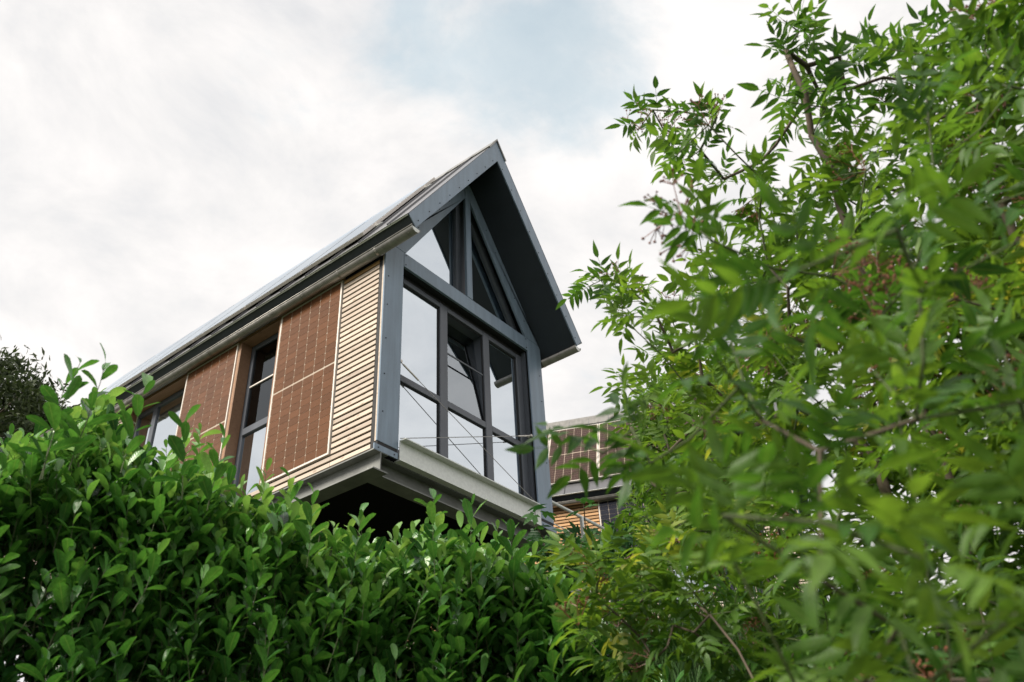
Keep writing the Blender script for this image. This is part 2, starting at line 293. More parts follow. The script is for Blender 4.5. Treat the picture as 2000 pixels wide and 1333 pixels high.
TILT = math.tan(math.radians(6.0))
def make_house(first=True):
    H = empty('gabled_house', (0, 0, ZO))
    S = M['sheet']; F = M['frame']
    # --- shell
    box('floor', (0.03, W - 0.03, 0.09, LEN, -0.088, -0.012), M['underfloor_shade'], H)
    lw = empty('side_wall', (0, 0, 0)); lw.parent = H
    bk = MB(); O = [(1.80, 2.592), (3.73, 5.20)] if first else [(1.80, 2.592)]
    for a, b in ((0.09, 1.80), (2.592, 3.73), (5.20 if first else 3.73, LEN)): bk.box(0.026, 0.17, a, b, -0.06, 2.40)
    for a, b in O: bk.box(0.026, 0.17, a, b, -0.06, 0.06).box(0.026, 0.17, a, b, 2.355, 2.40)
    bk.build('backing_board', M['rubber'], lw)
    # slats: full stack beside the corner, the two lowest run under the panels
    pitch = 0.0695; sh = 0.0485
    s1 = MB().prism([(0.0, 0.003), (0.004, 0.0), (0.013, 0.0), (0.013, sh), (0.003, sh), (0.0, sh - 0.003)], 0, 0.585).mesh('slat', M['slat'])
    s1g = s1.copy(); s1g.materials.clear(); s1g.materials.append(M['slat_new'])
    for k in range(35):
        z = -0.06 + k * pitch
        o = link('slat', s1g if k >= 34 else s1, None, lw, (random.uniform(-.001, .002), 0.092, z))
    s2 = MB().prism([(0.0, 0.003), (0.004, 0.0), (0.013, 0.0), (0.013, sh), (0.003, sh), (0.0, sh - 0.003)], 0, 4.5).mesh('slat', M['slat'])
    for k in range(2):
        link('slat', s2, None, lw, (0.0005, 0.682, -0.06 + k * pitch)); link('slat', s2, None, lw, (0.0005, 5.186, -0.06 + k * pitch))
    s3 = MB().prism([(0.0, 0.003), (0.004, 0.0), (0.013, 0.0), (0.013, sh), (0.003, sh), (0.0, sh - 0.003)], 0, 3.74 if first else 5.25).mesh('slat', M['slat'] if first else M['slat_new'])
    for k in range(2, 35): link('slat', s3, None, lw, (0.001, 5.26 if first else 3.745, -0.06 + k * pitch))
    # golden trim board above the panels
    box('trim_board', (-0.004, 0.022, 0.69, 5.2, 2.368, 2.44), M['slat_new'], lw)
    box('post_board', (0.0, 0.025, 2.594, 2.636, 0.09, 2.366), M['reveal'], lw)
    box('edge_strip', (0.003, 0.10, 0.041, 0.09, -0.07, 2.52), M['rubber'], H)
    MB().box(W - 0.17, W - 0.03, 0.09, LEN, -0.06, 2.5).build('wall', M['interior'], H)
    MB().prism([(0.1, -0.05), (W - .1, -0.05), (W - .1, 2.6), (APX, 4.6), (0.1, 2.6)], LEN - .12, LEN - 0.02).build('rear_wall', M['anthracite'], H)
    # --- wall panels of 6 x 24 cells
    for y in (0.693, 2.640): solar_panel(H, (-0.012, y, 0.083), (0, 1, 0), (0, 0, 1), 1.094, 2.279, M['cell'] if first else M['cell_black'], True)
    # --- side windows
    for (a, b), post in zip(O, (None, 4.70)):
        w = empty('side_window', (0, 0, 0)); w.parent = H
        MB().box(-0.006, 0.149, b - 0.022, b, 0.06, 2.34).build('reveal_board', M['reveal'], w)
        MB().box(-0.006, 0.149, a, a + 0.022, 0.06, 2.34).build('reveal_board', M['reveal'], w)
        MB().box(-0.006, 0.149, a, b, 2.34, 2.366).build('reveal_board', M['reveal'], w)
        x0, x1 = 0.15, 0.21; a2, b2 = a + .022, b - .022
        fm = MB().box(x0, x1, a2, a2 + .06, .06, 2.34).box(x0, x1, b2 - .06, b2, .06, 2.34).box(x0, x1, a2 + .06, b2 - .06, 2.27, 2.34).box(x0, x1, a2 + .06, b2 - .06, .06, .12)
        if post: fm.box(x0, x1, post - .05, post + .05, .12, 2.27)
        fm.build('frame', F, w, bevel=0.004)
        segs = [(a2 + .06, b2 - .06)] if not post else [(a2 + .06, post - .05), (post + .05, b2 - .06)]
        for p, q in segs:
            if post is None:
                MB().box(x0 - .006, x1, p, q, 1.02, 1.115).build('transom', F, w, bevel=0.004)
                MB().box(x0 + .004, x0 + .02, p, q, 1.70, 1.718).build('glazing_bar', M['alu'], w)
            for z0, z1 in (((.12, 1.02), (1.115, 2.27)) if post is None else ((.12, 2.27),)):
                MB().box(x0 + .024, x0 + .030, p, q, z0, z1).build('pane', M['glass_low_refl'] if (post is None and z0 > 1) else M['glass'], w)
    # --- steel below the floor
    def ibeam(name, x, y0, y1):
        MB().box(x - .1, x + .1, y0, y1, -.312, -.298).box(x - .006, x + .006, y0, y1, -.298, -.115).box(x - .1, x + .1, y0, y1, -.115, -.101).build(name, M['steel'], H)
    ibeam('steel_beam', 0.062, 0.0, LEN); ibeam('steel_beam', W - 0.062, 0.0, LEN)
    MB().box(.165, W - .165, .08, .28, -.311, -.299).box(.165, W - .165, .174, .186, -.299, -.116).box(.165, W - .165, .08, .28, -.116, -.102).build('cross_beam', M['steel'], H)
    MB().box(.165, W - .165, 3.4, 3.6, -.31, -.105).build('cross_beam', M['steel'], H)
    bolt = MB().tube((0, 0, 0), (0, 0, .014), .011, n=6).tube((0, 0, .014), (0, 0, .03), .006, n=6).mesh('bolt', M['galv'])
    for x, y in ((.005, .05), (.005, .11), (.035, .05), (.035, .11)): link('bolt', bolt, None, H, (x, y, -.298))
    for x in (0.062, W - 0.062):
        for y in (1.6, 4.5, 8.0):
            wz = height(x, y) - ZO - .3
            box('column', (x - .07, x + .07, y - .07, y + .07, wz, -.312), M['steel'], H)
    box('foundation_wall', (0.2, W - 0.2, 2.6, 2.9, -2.6, -0.105), M['underfloor_shade'], H)  # near-black wall behind the beams, underfloor shade held in its colour
    # --- front frame: pillars, beam, rafters, king post
    for sx in (0, 1):
        fx = (lambda x: x) if sx == 0 else (lambda x: W - x)
        lo, hi = sorted((fx(0.002), fx(PW)))
        pl = MB().box(lo, hi, 0.0, 0.022, 0.0, 2.60).build('pillar', S, H, bevel=0.003)
        pl2 = MB().box(min(fx(0.004), fx(.10)), max(fx(0.004), fx(.10)), 0.022, 0.041, 0.003, 2.50).build('pillar_core', M['slat'], pl)
        for z in (0.35, 0.8, 1.25, 1.7, 2.1): screw((fx(0.06), z), pl)
        br = MB().box(min(fx(-.035), fx(.292)), max(fx(-.035), fx(.292)), -0.004, 0.010, -.108, -.042).build('bracket_plate', S, H)
        for x in (0.02, 0.24): screw((fx(x), -.075), br, -.004)
        box('gasket_gap_strip', (min(fx(.01), fx(.28)), max(fx(.01), fx(.28)), 0.004, 0.05, -.042, 0.0), M['rubber'], H)  # black strip in place of the shaded gap under the pillar
        # rafter trim in the plane of the pillars, from the eaves to the ridge
        g = lambda p: p if sx == 0 else mirror(p)
        za = lambda x: 2.607 + 1.535 * (x - 0.327)
        poly = [(0.002, 2.603), (0.324, 2.603), (1.44, za(1.44)), (1.44, zin(1.44)), (0.04, zin(0.04)), (0.002, zin(.002))]
        rt = MB().prism([g(p) for p in poly], 0.0, 0.035).build('rafter_trim', S, H, bevel=0.003)
        for t in (0.03, .2, .36, .52, .68, .84): x = 0.10 + 1.2 * t; screw(g((x, (za(x + .06) * .55 + zin(x) * .45) if x > .3 else 2.75)), rt)
        # fascia on the verge of the overhang
        poly = [OUT0, IN0, (APX, INA), (APX, OUTA)]
        fs = MB().prism([g(p) for p in poly], OH - 0.012, OH - 0.001).build('fascia', S, H)
        for k in range(9): x = -0.05 + k * 0.18; screw(g((x, zin(x) + 0.055)), fs, OH - .012)
        # folded lip along its lower edge
        poly = [IN0, (IN0[0] + .008, IN0[1] - .012), (APX, INA - .018), (APX, INA)]
        MB().prism([g(p) for p in poly], OH - 0.014, OH + .004).build('fascia_lip', S, fs)
        # roof slab
        poly = [OUT0, IN0, (APX, INA), (APX, OUTA)]
        rf = MB().prism([g(p) for p in poly], OH, LEN).build('roof', M['anthracite'], H)
        sl = math.hypot(APX - OUT0[0], OUTA - OUT0[1]); ux, uz = (APX - OUT0[0]) / sl, (OUTA - OUT0[1]) / sl; nx, nz = -uz, ux
        rp = lambda d, h: g((OUT0[0] + ux * d + nx * h, OUT0[1] + uz * d + nz * h))
        MB().prism([rp(-.02, .001), rp(-.02, .008), rp(sl, .008), rp(sl, .001)], OH - .014, LEN).build('roof_sheet', M['roof_metal'], rf)
        MB().prism([rp(-.02, -.012), rp(-.02, .012), rp(-.012, .012), rp(-.012, -.012)], OH, LEN).build('drip_edge', M['galv'], rf)
        ys = OH + .30
        while ys < LEN:
            MB().prism([rp(0.0, .008), rp(0, .030), rp(sl - .05, .030), rp(sl - .05, .008)], ys, ys + .012).build('seam', M['roof_metal'], rf); ys += .46
        # gutter
        gcx, gcz, gr = -0.088, 2.398, 0.068
        arc = [(gcx + gr * math.cos(t), gcz + gr * math.sin(t)) for t in np.linspace(math.pi, 2 * math.pi, 13)]
        inn = [(gcx + (gr - .005) * math.cos(t), gcz + (gr - .005) * math.sin(t)) for t in np.linspace(2 * math.pi, math.pi, 13)]
        gu = MB().prism([g(p) for p in arc + inn], OH - .02, LEN).build('gutter', M['zinc'], H, smooth=False)
        for p in gu.data.polygons: p.use_smooth = abs(p.normal.y) < .5 and len(p.vertices) == 4
        a_, b_ = g((gcx - gr, gcz)); MB().tube((a_, OH - .02, b_), (a_, LEN, b_), .009, n=8).build('gutter_bead', M['zinc'], gu, smooth=True)
        capp = [g(p) for p in arc]
        MB().prism(capp, OH - .012, OH - .008).build('gutter_end', M['galv'], gu)
        for k in range(11):
            y = OH + .55 + k * .62
            ar2 = [(gcx + (gr + .004) * math.cos(t), gcz + (gr + .004) * math.sin(t)) for t in np.linspace(math.pi, 2 * math.pi, 9)]
            in2 = [(gcx + (gr + .0005) * math.cos(t), gcz + (gr + .0005) * math.sin(t)) for t in np.linspace(2 * math.pi, math.pi, 9)]
            MB().prism([g(p) for p in ar2 + in2], y, y + .028).build('gutter_bracket', M['zinc'], gu)
        # modules on the roof, on two rails
        for d in (0.65, 2.2):
            MB().prism([rp(d, .010), rp(d, .040), rp(d + .04, .040), rp(d + .04, .010)], OH + .78, LEN - .3).build('rail', M['galv'], rf)
        u3 = (ux, 0, uz) if sx == 0 else (-ux, 0, uz)
        for k in range(7 if sx == 0 else 0):
            y = OH + .87 + k * 1.115
            p = rp(.33, .072); solar_panel(H, (p[0], y, p[1]), (0, 1, 0), u3, 1.10, 2.26, M['cell_dark'] if first else M['cell_far'], False, cover=first)
    MB().prism([(APX - .19, zout(APX - .19) + .045), (APX, OUTA + .055), (APX + .19, zout(APX - .19) + .045), (APX + .17, zout(APX - .19) + .03), (APX, OUTA + .02), (APX - .17, zout(APX - .19) + .03)], OH - .03, LEN).build('ridge_cap', M['zinc'], H)
    bm_ = MB().box(PW + .002, W - PW - .002, 0.0, .035, 2.395, 2.601).build('cross_rail', S, H, bevel=0.003)
    for x in (.33, W - .33):
        for z in (2.43, 2.57): screw((x, z), bm_)
    MB().box(1.442, 1.548, -.004, .035, 2.604, 4.62).build('king_post', S, H, bevel=0.003)
    # --- front window, three lights over three
    w = empty('front_window', (0, 0, 0)); w.parent = H
    y0, y1 = 0.115, 0.185; z0, z1 = 0.02, 2.42
    MB().box(PW - .02, W - PW + .02, .04, y0 + .07, 2.396, 2.60).box(PW - .02, W - PW + .02, y0 + .012, y1, 2.346, 2.396).build('window_head', M['rubber'], w)  # black stands for the shaded gap beneath the cross rail
    for x0, x1 in ((PW - .03, .415), (1.055, 1.19), (1.875, 1.995), (2.575, W - PW + .03)):
        MB().box(x0, x1, y0, y1 + (.10 if 1 < x0 < 2 else 0), z0, 2.345).build('mullion', F, w, bevel=0.005)
    for x in (.08, .2): pass
    for k, (x0, x1) in enumerate(((.415, 1.055), (1.19, 1.875), (1.995, 2.575))):
        MB().box(x0, x1, y0 + .003, y1, .925, 1.010).build('transom', F, w, bevel=0.005)
        MB().box(x0, x1, y0 + .002, y1 + (.10 if k == 1 else 0), 2.275, 2.345).build('head_rail', F, w, bevel=0.005)
        MB().box(x0, x1, y0 + .002, y1, .02, .09).build('sill_rail', F, w)
        if k == 1:
            MB().box(x0, x1, y0 + .016, y0 + .028, 1.668, 1.686).build('glazing_bar', F, w)
        gm = M['glass_sash'] if k == 1 else M['glass']
        for a, b, mt in ((1.010, 2.275, gm), (.09, .925, M['glass'])):
            ti = TILT * (b - a) if (k == 1 and a > 1) else 0.0      # middle pane leaned inwards to shape its reflection of the soffit
            MB().prism([(y0 + .032, a), (y0 + .038, a), (y0 + .038 + ti, b), (y0 + .032 + ti, b)], x0, x1, 'x').build('pane', mt, w)
            # black gaskets round the pane
            MB().box(x0, x0 + .008, y0 + .024, y0 + .031, a, b).box(x1 - .012, x1, y0 + .020, y0 + .031, a, b).box(x0 + .008, x1 - .012, y0 + .024, y0 + .031, b - .014, b).build('gasket_gap_strip', M['rubber'], w)
    for x0, x1 in ((PW - .02, PW + .012), (W - PW - .012, W - PW + .02)): MB().box(x0, x1, .056, y0, 0.02, 2.39).build('jamb', F, w)
    # --- gable window
    gw = empty('gable_window', (0, 0, 0)); gw.parent = H
    MB().box(1.375, 1.615, .115, .18, 2.60, 4.5).build('mullion', F, gw, bevel=0.004)
    for sx in (0, 1):
        g = (lambda p: p) if sx == 0 else mirror
        za = lambda x: 2.62 + 1.535 * (x - 0.327)
        MB().prism([g(p) for p in ((.36, 2.62), (1.375, 2.62), (1.375, za(1.375) - .0))], .15, .156).build('pane', M['glass'], gw)
        MB().prism([g(p) for p in ((.2, 2.5), (.36, 2.62), (1.375, za(1.375)), (1.375, za(1.375) + .25))], .115, .18).build('sloping_frame', F, gw)
    # --- bracing wires with turnbuckles
    def wire(p, q):
        p = Vector(p); q = Vector(q); c = MB().tube(p, q, .0045, n=6).build('bracing_wire', M['stainless'], H)
        d = (q - p).normalized()
        MB().tube(p + d * .05, p + d * .30, .010, n=8).tube(p - d * .01, p + d * .05, .006, n=8).build('turnbuckle', M['alu'], c)
        MB().tube(p + Vector((0, .04, 0)), p + Vector((0, -.02, 0)), .017, n=10).build('anchor', M['alu'], c)
    wire((PW + .035, .045, 1.10), (W - PW - .06, -.03, .13)); wire((W - PW - .02, .035, 1.10), (PW + .01, -.015, .13))
    # --- galvanised channel below the front window
    cs = MB().box(PW + .001, W - PW - .001, -.022, -.010, -.11, .092).box(PW + .001, W - PW - .001, -.10, -.010, .092, .104).box(PW + .001, W - PW - .001, -.010, .055, -.121, -.11)
    cs.prism([(-.010, -.11), (-.022, -.11), (-.030, -.121), (-.010, -.121)], PW + .001, W - PW - .001, 'x')
    cs.build('sill_channel', M['galv'], H)
    # --- room
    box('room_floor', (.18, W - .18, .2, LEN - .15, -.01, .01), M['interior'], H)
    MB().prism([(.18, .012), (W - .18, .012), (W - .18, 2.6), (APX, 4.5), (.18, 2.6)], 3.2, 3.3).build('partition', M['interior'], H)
    return H
house = make_house()
tag(house, 'narrow gabled house with blue grey frame and tall glazed front above the hedge', 'house', 'twin houses clad with solar panels')

h2 = make_house(False); A2 = math.radians(23.5)
h2.location = (8.918 * math.cos(A2) + 4.71 * math.sin(A2), 8.918 * math.sin(A2) - 4.71 * math.cos(A2), ZO + 0.52); h2.rotation_euler = (0, 0, A2)
tag(h2, 'neighbouring house with dark solar roof and orange slats, half hidden by the shrub', 'house', 'twin houses clad with solar panels')

# curtains hanging in the middle light and behind the left side window
def curtain(name, x0, x1, y, z0, z1, label, axis='x'):
    m = MB(); n = 40
    pts = [(x0 + (x1 - x0) * i / n, y + .022 * math.sin(i * 1.25) + .008 * math.sin(i * 3.1)) for i in range(n + 1)]
    vs = [(a, b, z) if axis == 'x' else (b, a, z) for z in (z0, z1) for a, b in pts]
    m.add(vs, [(i, i + 1, i + n + 2, i + n + 1) for i in range(n)])
    o = m.build(name, M['curtain'], None, smooth=True); o.location = (0, 0, ZO)
    s = o.modifiers.new('thickness', 'SOLIDIFY'); s.thickness = .003
    tag(o, label, 'curtain')
curtain('curtain', 1.45, 2.0, .32, .1, 2.3, 'grey pleated curtain drawn behind the middle pane of the glazed gable front')
curtain('curtain', 2.2, 2.58, .33, .1, 2.3, 'grey pleated curtain behind the upright window between the two wall panels', 'y')

# ------------------------------------------------------------------ railing between the houses
def solve_d(x, y, z):
    d = pray(x, y); return C + d * ((z - C[2]) / d[2])
p1 = at(1066, 975, 11.2); zr = p1[2]; p2 = solve_d(1205, 1046, zr)
rl = empty('railing', (p1[0], p1[1], zr - 1.05))
dv = p2 - p1; ln = float(np.linalg.norm(dv)); rl.rotation_euler = (0, 0, math.atan2(dv[1], dv[0]))
MB().tube((-.5, 0, 1.05), (ln, 0, 1.05), .021, n=8).build('top_rail', M['galv'], rl, smooth=True)
for z in (.25, .5, .75): MB().tube((-.5, 0, z), (ln, 0, z), .008, n=6).build('rail', M['galv'], rl)
k = 0.0
while k <= ln:
    MB().box(k - .02, k + .02, -.02, .02, -.1, 1.04).build('post', M['galv'], rl); k += 0.83
MB().box(-.5, ln, -.1, 1.0, -.14, -.06).build('deck_edge', M['steel'], rl)
for xx in (0.2, ln - .2):
    MB().box(xx - .05, xx + .05, .3, .4, -2.6, -.14).build('deck_post', M['steel'], rl)
tag(rl, 'galvanised walkway railing with thin rails beside the neighbouring house', 'railing')

# ------------------------------------------------------------------ leaves
def blade(vs, ws, width, fold, curl, tw=0.0, wav=0.0):
    """leaf of unit length along +y, normal +z; returns verts, tris, leafco"""
    P = []; Q = []; T = []
    for i, (v, w) in enumerate(zip(vs, ws)):
        hw = w * width * .5; zb = -curl * v * v; yy = v - .25 * curl * curl * v ** 3
        a = tw * v; wv = wav * math.sin(i * 2.1)
        if w == 0: P.append((0, yy, zb)); Q.append((0, v))
        else:
            for sx in (-1, 0, 1):
                x = sx * hw; z = zb + abs(sx) * hw * (fold + wv * sx)
                P.append((x * math.cos(a) - (z - zb) * math.sin(a), yy, zb + x * math.sin(a) + (z - zb) * math.cos(a))); Q.append((sx, v))
    idx = []; k = 0
    for w in ws:
        if w == 0: idx.append((k,)); k += 1
        else: idx.append((k, k + 1, k + 2)); k += 3
    for a, b in zip(idx[:-1], idx[1:]):
        if len(a) == 1: T += [(a[0], b[1], b[0]), (a[0], b[2], b[1])]
        elif len(b) == 1: T += [(a[0], a[1], b[0]), (a[1], a[2], b[0])]
        else:
            for s in (0, 1): T += [(a[s], a[s + 1], b[s + 1]), (a[s], b[s + 1], b[s])]
    return np.array(P), np.array(T), np.array(Q)
class Tmpl:
    def __init__(s, P, T, Q, tint): s.P = P; s.T = T; s.L = np.column_stack([Q, np.full(len(P), tint)]); s.me = None
def to_mesh(name, P, T, Lc, mt):
    me = bpy.data.meshes.new(name); n = len(T)
    me.vertices.add(len(P)); me.vertices.foreach_set('co', P.astype(np.float32).ravel())
    me.loops.add(n * 3); me.loops.foreach_set('vertex_index', T.astype(np.int32).ravel())
    me.polygons.add(n); me.polygons.foreach_set('loop_start', np.arange(0, n * 3, 3, dtype=np.int32)); me.polygons.foreach_set('loop_total', np.full(n, 3, dtype=np.int32))
    me.polygons.foreach_set('use_smooth', np.ones(n, dtype=bool))
    a = me.attributes.new('leafco', 'FLOAT_VECTOR', 'POINT'); a.data.foreach_set('vector', Lc.astype(np.float32).ravel())
    me.update(calc_edges=True); me.validate(); me.materials.append(mt); return me
def frame(p, d, nh, size):
    d = np.asarray(d, float); d = d / np.linalg.norm(d); nh = np.asarray(nh, float)
    x = np.cross(d, nh); l = np.linalg.norm(x)
    if l < 1e-4: x = np.cross(d, [0.3, 0.8, .1]); l = np.linalg.norm(x)
    x /= l; z = np.cross(x, d); m = np.eye(4); m[:3, 0] = x * size; m[:3, 1] = d * size; m[:3, 2] = z * size; m[:3, 3] = p
    return m
def finish(plant, leaves, tmpls, mt, nind=300, name='leaf', stuffname='foliage'):
    """the leaves that show largest become parts of their own, the rest one mesh"""
    if not leaves: return
    Ms = np.array([m for _, m in leaves]); ti = np.array([t for t, _ in leaves])
    cen = Ms[:, :3, 3] + .5 * Ms[:, :3, 1]; u, v, z = proj(cen)
    inn = (u > -20) & (u < 2020) & (v > -20) & (v < 1350) & (z > .1)
    bu = (u // 14).astype(int); bv = (v // 14).astype(int); best = {}
    for i in np.where(inn)[0]:
        k = (bu[i], bv[i])
        if k not in best or z[i] < z[best[k]]: best[k] = i
    cand = np.array(sorted(set(best.values())), int)
    ind = set()
    if len(cand):
        nz = Ms[cand, :3, 2]; vd = cen[cand] - C; vd /= np.linalg.norm(vd, axis=1, keepdims=True)
        sz = np.linalg.norm(Ms[cand, :3, 1], axis=1); area = (sz / z[cand]) ** 2 * (.2 + np.abs((nz / sz[:, None] * vd).sum(1)))
        ind = set(cand[np.argsort(-area)[:nind]].tolist())
    inv = plant.matrix_world.inverted()
    pl = np.array(Matrix.Translation(plant.location))
    for i in ind:
        t = tmpls[ti[i]]
        if t.me is None: t.me = to_mesh(name, t.P, t.T, t.L, mt)
        o = bpy.data.objects.new(name, t.me); COL.objects.link(o); o.parent = plant
        m = Ms[i].copy(); m[:3, 3] -= np.array(plant.location); o.matrix_local = Matrix(m.tolist())
    Pv = []; Tv = []; Lv = []; k = 0
    loc = np.array(plant.location)
    for i in range(len(leaves)):
        if i in ind: continue
        t = tmpls[ti[i]]; m = Ms[i]; P = t.P @ m[:3, :3].T + m[:3, 3] - loc
        Pv.append(P); Tv.append(t.T + k); Lv.append(t.L); k += len(P)
    if Pv:
        o = link(stuffname, to_mesh(stuffname, np.concatenate(Pv), np.concatenate(Tv), np.concatenate(Lv), mt), None, plant); o['kind'] = 'stuff'
def tubes(edges, n=5):
    """edges: (p, q, r0, r1) -> one mesh array set"""
    P = []; T = []; k = 0; ang = np.arange(n) * 2 * np.pi / n
    for p, q, r0, r1 in edges:
        p = np.asarray(p, float); q = np.asarray(q, float); d = q - p; l = np.linalg.norm(d)
        if l < 1e-5: continue
        d /= l; a = np.cross(d, [.31, .22, .92] if abs(d[2]) < .9 else [1, 0, 0]); a /= np.linalg.norm(a); b = np.cross(d, a)
        ring = np.outer(np.cos(ang), a) + np.outer(np.sin(ang), b)
        P += [p + ring * r0, q + d * r1 * .4 + ring * r1]
        for i in range(n):
            j = (i + 1) % n; T += [(k + i, k + j, k + n + j), (k + i, k + n + j, k + n + i)]
        k += 2 * n
    return np.concatenate(P), np.array(T)
def branch_part(name, edges, mt, plant, n=5):
    P, T = tubes(edges, n); return link(name, to_mesh(name, P - np.array(plant.location), T, np.zeros((len(P), 3)), mt), None, plant)
rnd = random.uniform
def rvec(s=1.0): return RNG.normal(0, s, 3)
def unit(v): return v / np.linalg.norm(v)

# --- cherry laurel
LV = [0, .12, .32, .55, .76, .92, 1.0]; LW = [0, .40, .76, .97, 1.0, .60, 0]
LAUREL = []
for a in range(3):
    for tint in (.1, .3, .45, .6, .75, .95):
        P, T, Q = blade(LV, LW, rnd(.36, .47), rnd(.12, .50), rnd(.05, .45), rnd(-.3, .3), rnd(-.1, .1))
        LAUREL.append(Tmpl(P, T, Q, min(1, max(0, tint + rnd(-.06, .06)))))
def lt(tone): return random.randrange(3) * 6 + int(np.clip(round(tone * 5 + rnd(-.8, .8)), 0, 5))  # picks a tint from growth colour plus the hedge's painted shading
def shoot(leaves, stems, base, d, length, nleaf, size, tone):
    d = unit(np.asarray(d)); p = np.array(base, float); seg = 5; pts = [p]
    for i in range(seg):
        d = unit(d + np.array([0, 0, .12]) + rvec(.05)); p = p + d * length / seg; pts.append(p)
    for i in range(seg): stems.append((pts[i], pts[i + 1], .0022 - .0002 * i, .0020 - .0002 * i))
    ph = rnd(0, 6.28)
    for k in range(nleaf):
        f = .04 + .96 * (k + 1) / nleaf; x = f * seg; i = min(int(x), seg - 1); q = pts[i] + (pts[i + 1] - pts[i]) * (x - i); ax = unit(pts[i + 1] - pts[i])
        ph += 2.4 + rnd(-.3, .3); o1 = unit(np.cross(ax, [.3, .2, .9] if abs(ax[2]) < .95 else [1, 0, 0])); o2 = np.cross(ax, o1); out = o1 * math.cos(ph) + o2 * math.sin(ph)
        th = math.radians(rnd(36, 66) * (1 - .5 * f ** 3)); ld = ax * math.cos(th) + out * math.sin(th) + np.array([0, 0, .10])
        s = size * rnd(.65, 1.22) * (1.0 if f < .85 else rnd(.6, .9))
        leaves.append((lt(tone * (.55 + .45 * f) + rnd(-.12, .08)), frame(q, ld, ax + out * -.35 + rvec(.18), s)))
class Hedge:
    def __init__(s, A, B, outline, th):
        s.A = A; s.B = B; s.th = th; s.u = unit(B - A); s.n = np.array([s.u[1], -s.u[0]])
        if s.n @ (C[:2] - A) < 0: s.n = -s.n          # towards the camera
        s.ln = np.linalg.norm(B - A); s.ts = np.linspace(0, s.ln, 90); s.zt = []
        ox = np.array([p[0] for p in outline]); oy = np.array([p[1] for p in outline])
        for t in s.ts:
            q = A + s.u * t; lo, hi = 1.0, 5.5
            for _ in range(40):
                m = (lo + hi) / 2; u, v, z = proj(np.array([q[0], q[1], m]))
                if v > np.interp(u, ox, oy): lo = m
                else: hi = m
            s.zt.append(lo)
        s.zt = np.array(s.zt); 
        k = np.ones(3) / 3; zz = np.convolve(np.pad(s.zt, 1, 'edge'), k, 'valid'); s.zt = zz
    def ztop(s, t): return np.interp(t, s.ts, s.zt)
    def pt(s, t, o): q = s.A + s.u * t + s.n * o; return q
    def fill(s, leaves, stems, t0, t1, zlow, dens, size, tone):
        ln = t1 - t0; nT = int(ln * 165 * dens); nF = int(ln * 1.5 * 150 * dens)
        def ok(tip, slack=0):
            return True
        for _ in range(nT):      # shoots on the top, kept under the outline
            t = rnd(t0, t1); o = rnd(-s.th, s.th); zt = s.ztop(t); q = s.pt(t, o)
            dc = np.linalg.norm(s.pt(t, 0) - C[:2]); k = np.linalg.norm(q - C[:2]) / dc
            z = C[2] + (zt - C[2]) * min(k, 1.0) - .12
            if o > s.th * .4: z -= .1
            L_ = rnd(.28, .5); d = np.array([*(s.n * (.25 * o / s.th)), 1.0]) + rvec(.16); d = unit(d)
            tip = np.array([q[0], q[1], z - abs(rnd(0, .12)) + (rnd(.05, .17) if random.random() < .28 else -rnd(0, .06))]); shoot(leaves, stems, tip - d * L_ * .97, d, L_, random.randint(11, 15), size * rnd(.85, 1.1), tone * 1.12 + rnd(-.15, .12))  # young growth and light from above both lighten this tint
        for side, mult in ((1, 1.0), (-1, .45)):
            for _ in range(int(nF * mult)):
                t = rnd(t0, t1); zt = s.ztop(t); o = side * (s.th + rnd(-.16, .10)); q = s.pt(t, o); L_ = rnd(.25, .45)
                kk = min(1.0, np.linalg.norm(q - C[:2]) / np.linalg.norm(s.pt(t, 0) - C[:2])); zt = C[2] + (zt - C[2]) * kk; z = zlow + (zt - .14 - zlow) * random.random() ** .85
                up = rnd(.7, 1.3); d = np.array([*(s.n * side * rnd(.2, .7)), up]) + rvec(.22); d = unit(d)
                rel = (zt - z) / max(.3, zt - zlow)
                tip = np.array([q[0], q[1], z]); u, v, zz = proj(tip)
                shoot(leaves, stems, tip - d * L_, d, L_, random.randint(8, 12), size * rnd(.85, 1.15), tone * (1.05 - .55 * min(1, rel * 1.15)) + rnd(-.15, .12))  # tint darkens down the side: hedge self-shading put into the colour
        for _ in range(int(ln * 1.4 * 900 * dens)):   # dark-tinted filler leaves inside: block light, shade put into their colour
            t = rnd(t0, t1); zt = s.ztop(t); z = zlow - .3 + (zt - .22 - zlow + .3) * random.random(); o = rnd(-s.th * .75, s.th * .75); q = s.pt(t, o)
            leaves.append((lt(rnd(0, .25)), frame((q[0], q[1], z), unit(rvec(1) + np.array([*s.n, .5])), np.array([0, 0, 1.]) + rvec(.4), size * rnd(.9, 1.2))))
        for _ in range(int(ln * 90)):                 # foliage down to the ground
            t = rnd(t0, t1); o = rnd(-s.th, s.th); q = s.pt(t, o); z = rnd(.15, zlow); d = unit(np.array([*(s.n * o), .5]) + rvec(.3))
            shoot(leaves, stems, np.array([q[0], q[1], z]) - d * .3, d, .35, 8, size, .2)
def hp(s, t): return C[:2] + FH * s + RH * t
OUTL = [(-700, 900), (-300, 860), (-100, 865), (0, 846), (60, 828), (120, 812), (160, 765), (200, 765), (235, 805), (280, 815), (320, 872), (370, 852), (420, 880), (470, 935), (540, 935), (590, 950), (620, 1000), (655, 1050), (700, 1030), (760, 1025), (840, 1000), (900, 1012), (960, 1045), (1020, 1060), (1060, 1075), (1090, 1150), (1110, 1200), (1135, 1190), (1175, 1195), (1210, 1250), (1300, 1330), (1400, 1400)]
hedge = Hedge(hp(3.35, -3.0), hp(4.75, .75), OUTL, .38)
